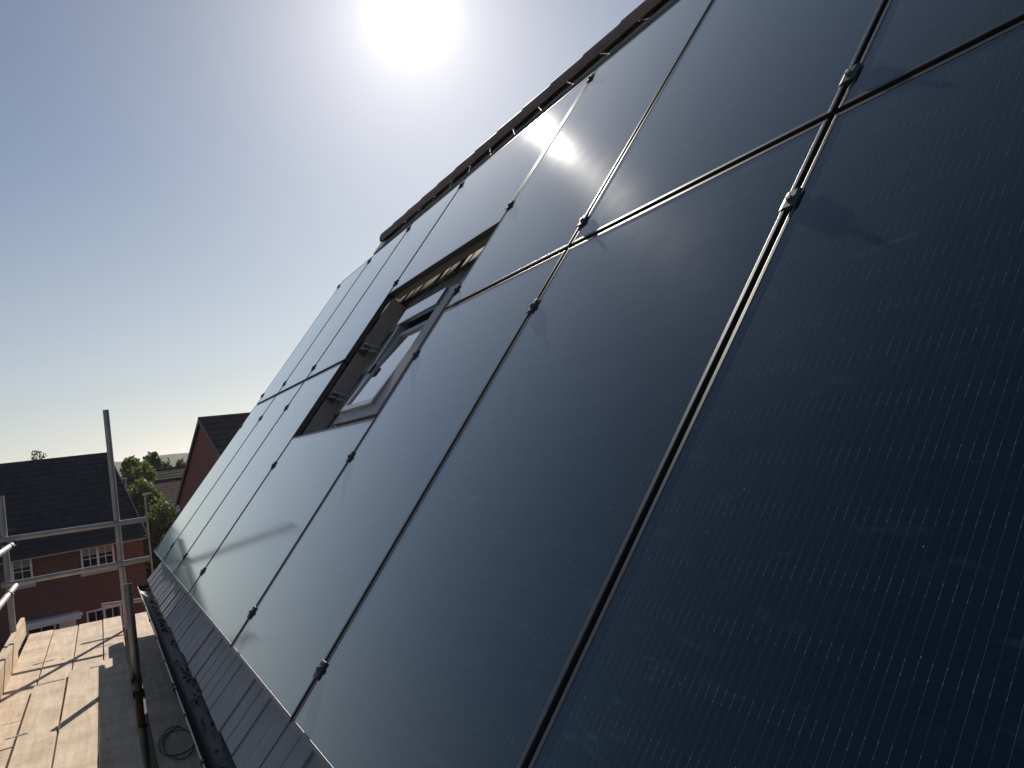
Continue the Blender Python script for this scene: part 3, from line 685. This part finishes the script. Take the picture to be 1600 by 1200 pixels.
# ---------------------------------------------------------------- trees and hedge
def tree(name, base, top, rx, ry, n, leaf, lmat, label, seed, lumps=14, low=.28, group='trees beyond the houses', squash=1.0, trunk=.16):
    rg_ = random.Random(seed); x, y = base; M = Matrix.Translation((x, y, GZ)); H = top - GZ
    r = empty(name, M); tag(r, label, 'tree' if 'tree' in name else 'hedge', group)
    lows = H * low; cz = (H + lows) / 2; rz = (H - lows) / 2
    blobs = []
    for i in range(lumps):
        th = rg_.uniform(0, 2 * math.pi); zz = rg_.uniform(-.8, .85); rad = math.sqrt(max(0, 1 - zz * zz)) * rg_.uniform(.35, .8)
        s_ = rg_.uniform(.26, .46)
        blobs.append((Vector((rx * rad * math.cos(th), ry * rad * math.sin(th), cz + rz * zz * .78)), s_))
    blobs.append((Vector((0, 0, H - .3 * rz)), .3))
    tk = MB(); tk.tube([(0, 0, 0), (rg_.uniform(-.1, .1), 0, lows), (rg_.uniform(-.2, .2), rg_.uniform(-.2, .2), cz), (0, 0, H - .35 * rz)], [trunk, trunk * .75, trunk * .5, .03], 9)
    for b, s_ in blobs[:8]:
        tk.tube([(0, 0, lows + (b.z - lows) * .3), b * .6 + Vector((0, 0, b.z * .25 + lows * .05)), b], [trunk * .4, trunk * .22, .02], 6)
    tk.build('trunk', BARK, r, M)
    cr = MB()
    for i in range(n):
        b, s_ = rg_.choice(blobs)
        d = Vector((rg_.gauss(0, 1), rg_.gauss(0, 1), rg_.gauss(0, 1))).normalized() * (rg_.random() ** .35) * (1.18 if rg_.random() < .1 else 1)
        p = b + Vector((d.x * s_ * rx, d.y * s_ * ry, d.z * s_ * rz))
        if p.z > H: p.z = H - rg_.random() * .2
        q = Quaternion((rg_.gauss(0, 1), rg_.gauss(0, 1), rg_.gauss(0, 1), rg_.gauss(0, 1))).normalized(); l = leaf * rg_.uniform(.6, 1.4)
        cr.add([p + q @ Vector(v) for v in ((-l, 0, 0), (-.1 * l, -.55 * l, .1 * l), (l, 0, 0), (.1 * l, .55 * l, .1 * l))], [(0, 1, 2, 3)])
    me = bpy.data.meshes.new('crown'); me.from_pydata(cr.v, [], cr.f); me.update(); o = bpy.data.objects.new('crown', me); me.materials.append(lmat); col.objects.link(o); o.parent = r; o.matrix_world = M
tree('broadleaf_tree', (1.6, 60), 2.35, 2.2, 2.3, 11000, .15, LEAF_Y, 'yellow green tree just right of the tall pole on the skyline', 21)
tree('dark_tree', (3.95, 74), 2.85, 1.35, 1.6, 4600, .19, LEAF_D, 'dark pointed tree at the middle of the tree line', 22)
tree('round_tree', (6.75, 84), 2.1, 1.5, 1.7, 4000, .2, LEAF_D, 'small dark round tree beside the red gable house', 23)
tree('broadleaf_tree', (2.9, 69), 1.6, 2.0, 2.0, 4600, .19, LEAF_M, 'mid green tree between the yellow green tree and the dark one', 24)
tree('broadleaf_tree', (5.4, 92), 1.75, 2.2, 2.2, 4000, .22, LEAF_M, 'hazy green tree behind the far slate roof', 28)
tree('bushy_tree', (1.55, 46), .82, 1.25, 1.5, 14000, .095, LEAF_Y, 'bright leafy tree behind the street lamp, above the hedge', 25, lumps=30, low=.3)
tree('bare_topped_tree', (-3.6, 56), 3.4, 1.35, 1.3, 1700, .09, LEAF_B, 'thin twiggy tree top showing over the brick house ridge', 26, low=.55)
tree('tall_hedge', (2.35, 42), -.42, 1.55, 1.6, 16000, .08, LEAF_M, 'dense dark hedge between the lamp and the panels', 27, lumps=26, low=.1, group=None)
tree('tall_hedge', (4.6, 44), -.5, 1.6, 1.6, 6000, .11, LEAF_D, 'dark hedge running on behind the lower panels', 29, lumps=22, low=.1, group=None)

# ---------------------------------------------------------------- haze: the hazy summer air over the houses
hz = bpy.data.materials.new('haze_air'); hz.use_nodes = True; t_ = hz.node_tree
for n_ in list(t_.nodes):
    if n_.type != 'OUTPUT_MATERIAL': t_.nodes.remove(n_)
pv_ = t_.nodes.new('ShaderNodeVolumePrincipled'); pv_.inputs['Color'].default_value = (.92, .95, 1, 1); pv_.inputs['Density'].default_value = .00018; pv_.inputs['Anisotropy'].default_value = .35
t_.links.new(pv_.outputs[0], t_.nodes['Material Output'].inputs['Volume'])
MB().box(-1520, 2020, -1520, 3020, GZ - 1, 26).build('haze', hz)['kind'] = 'stuff'
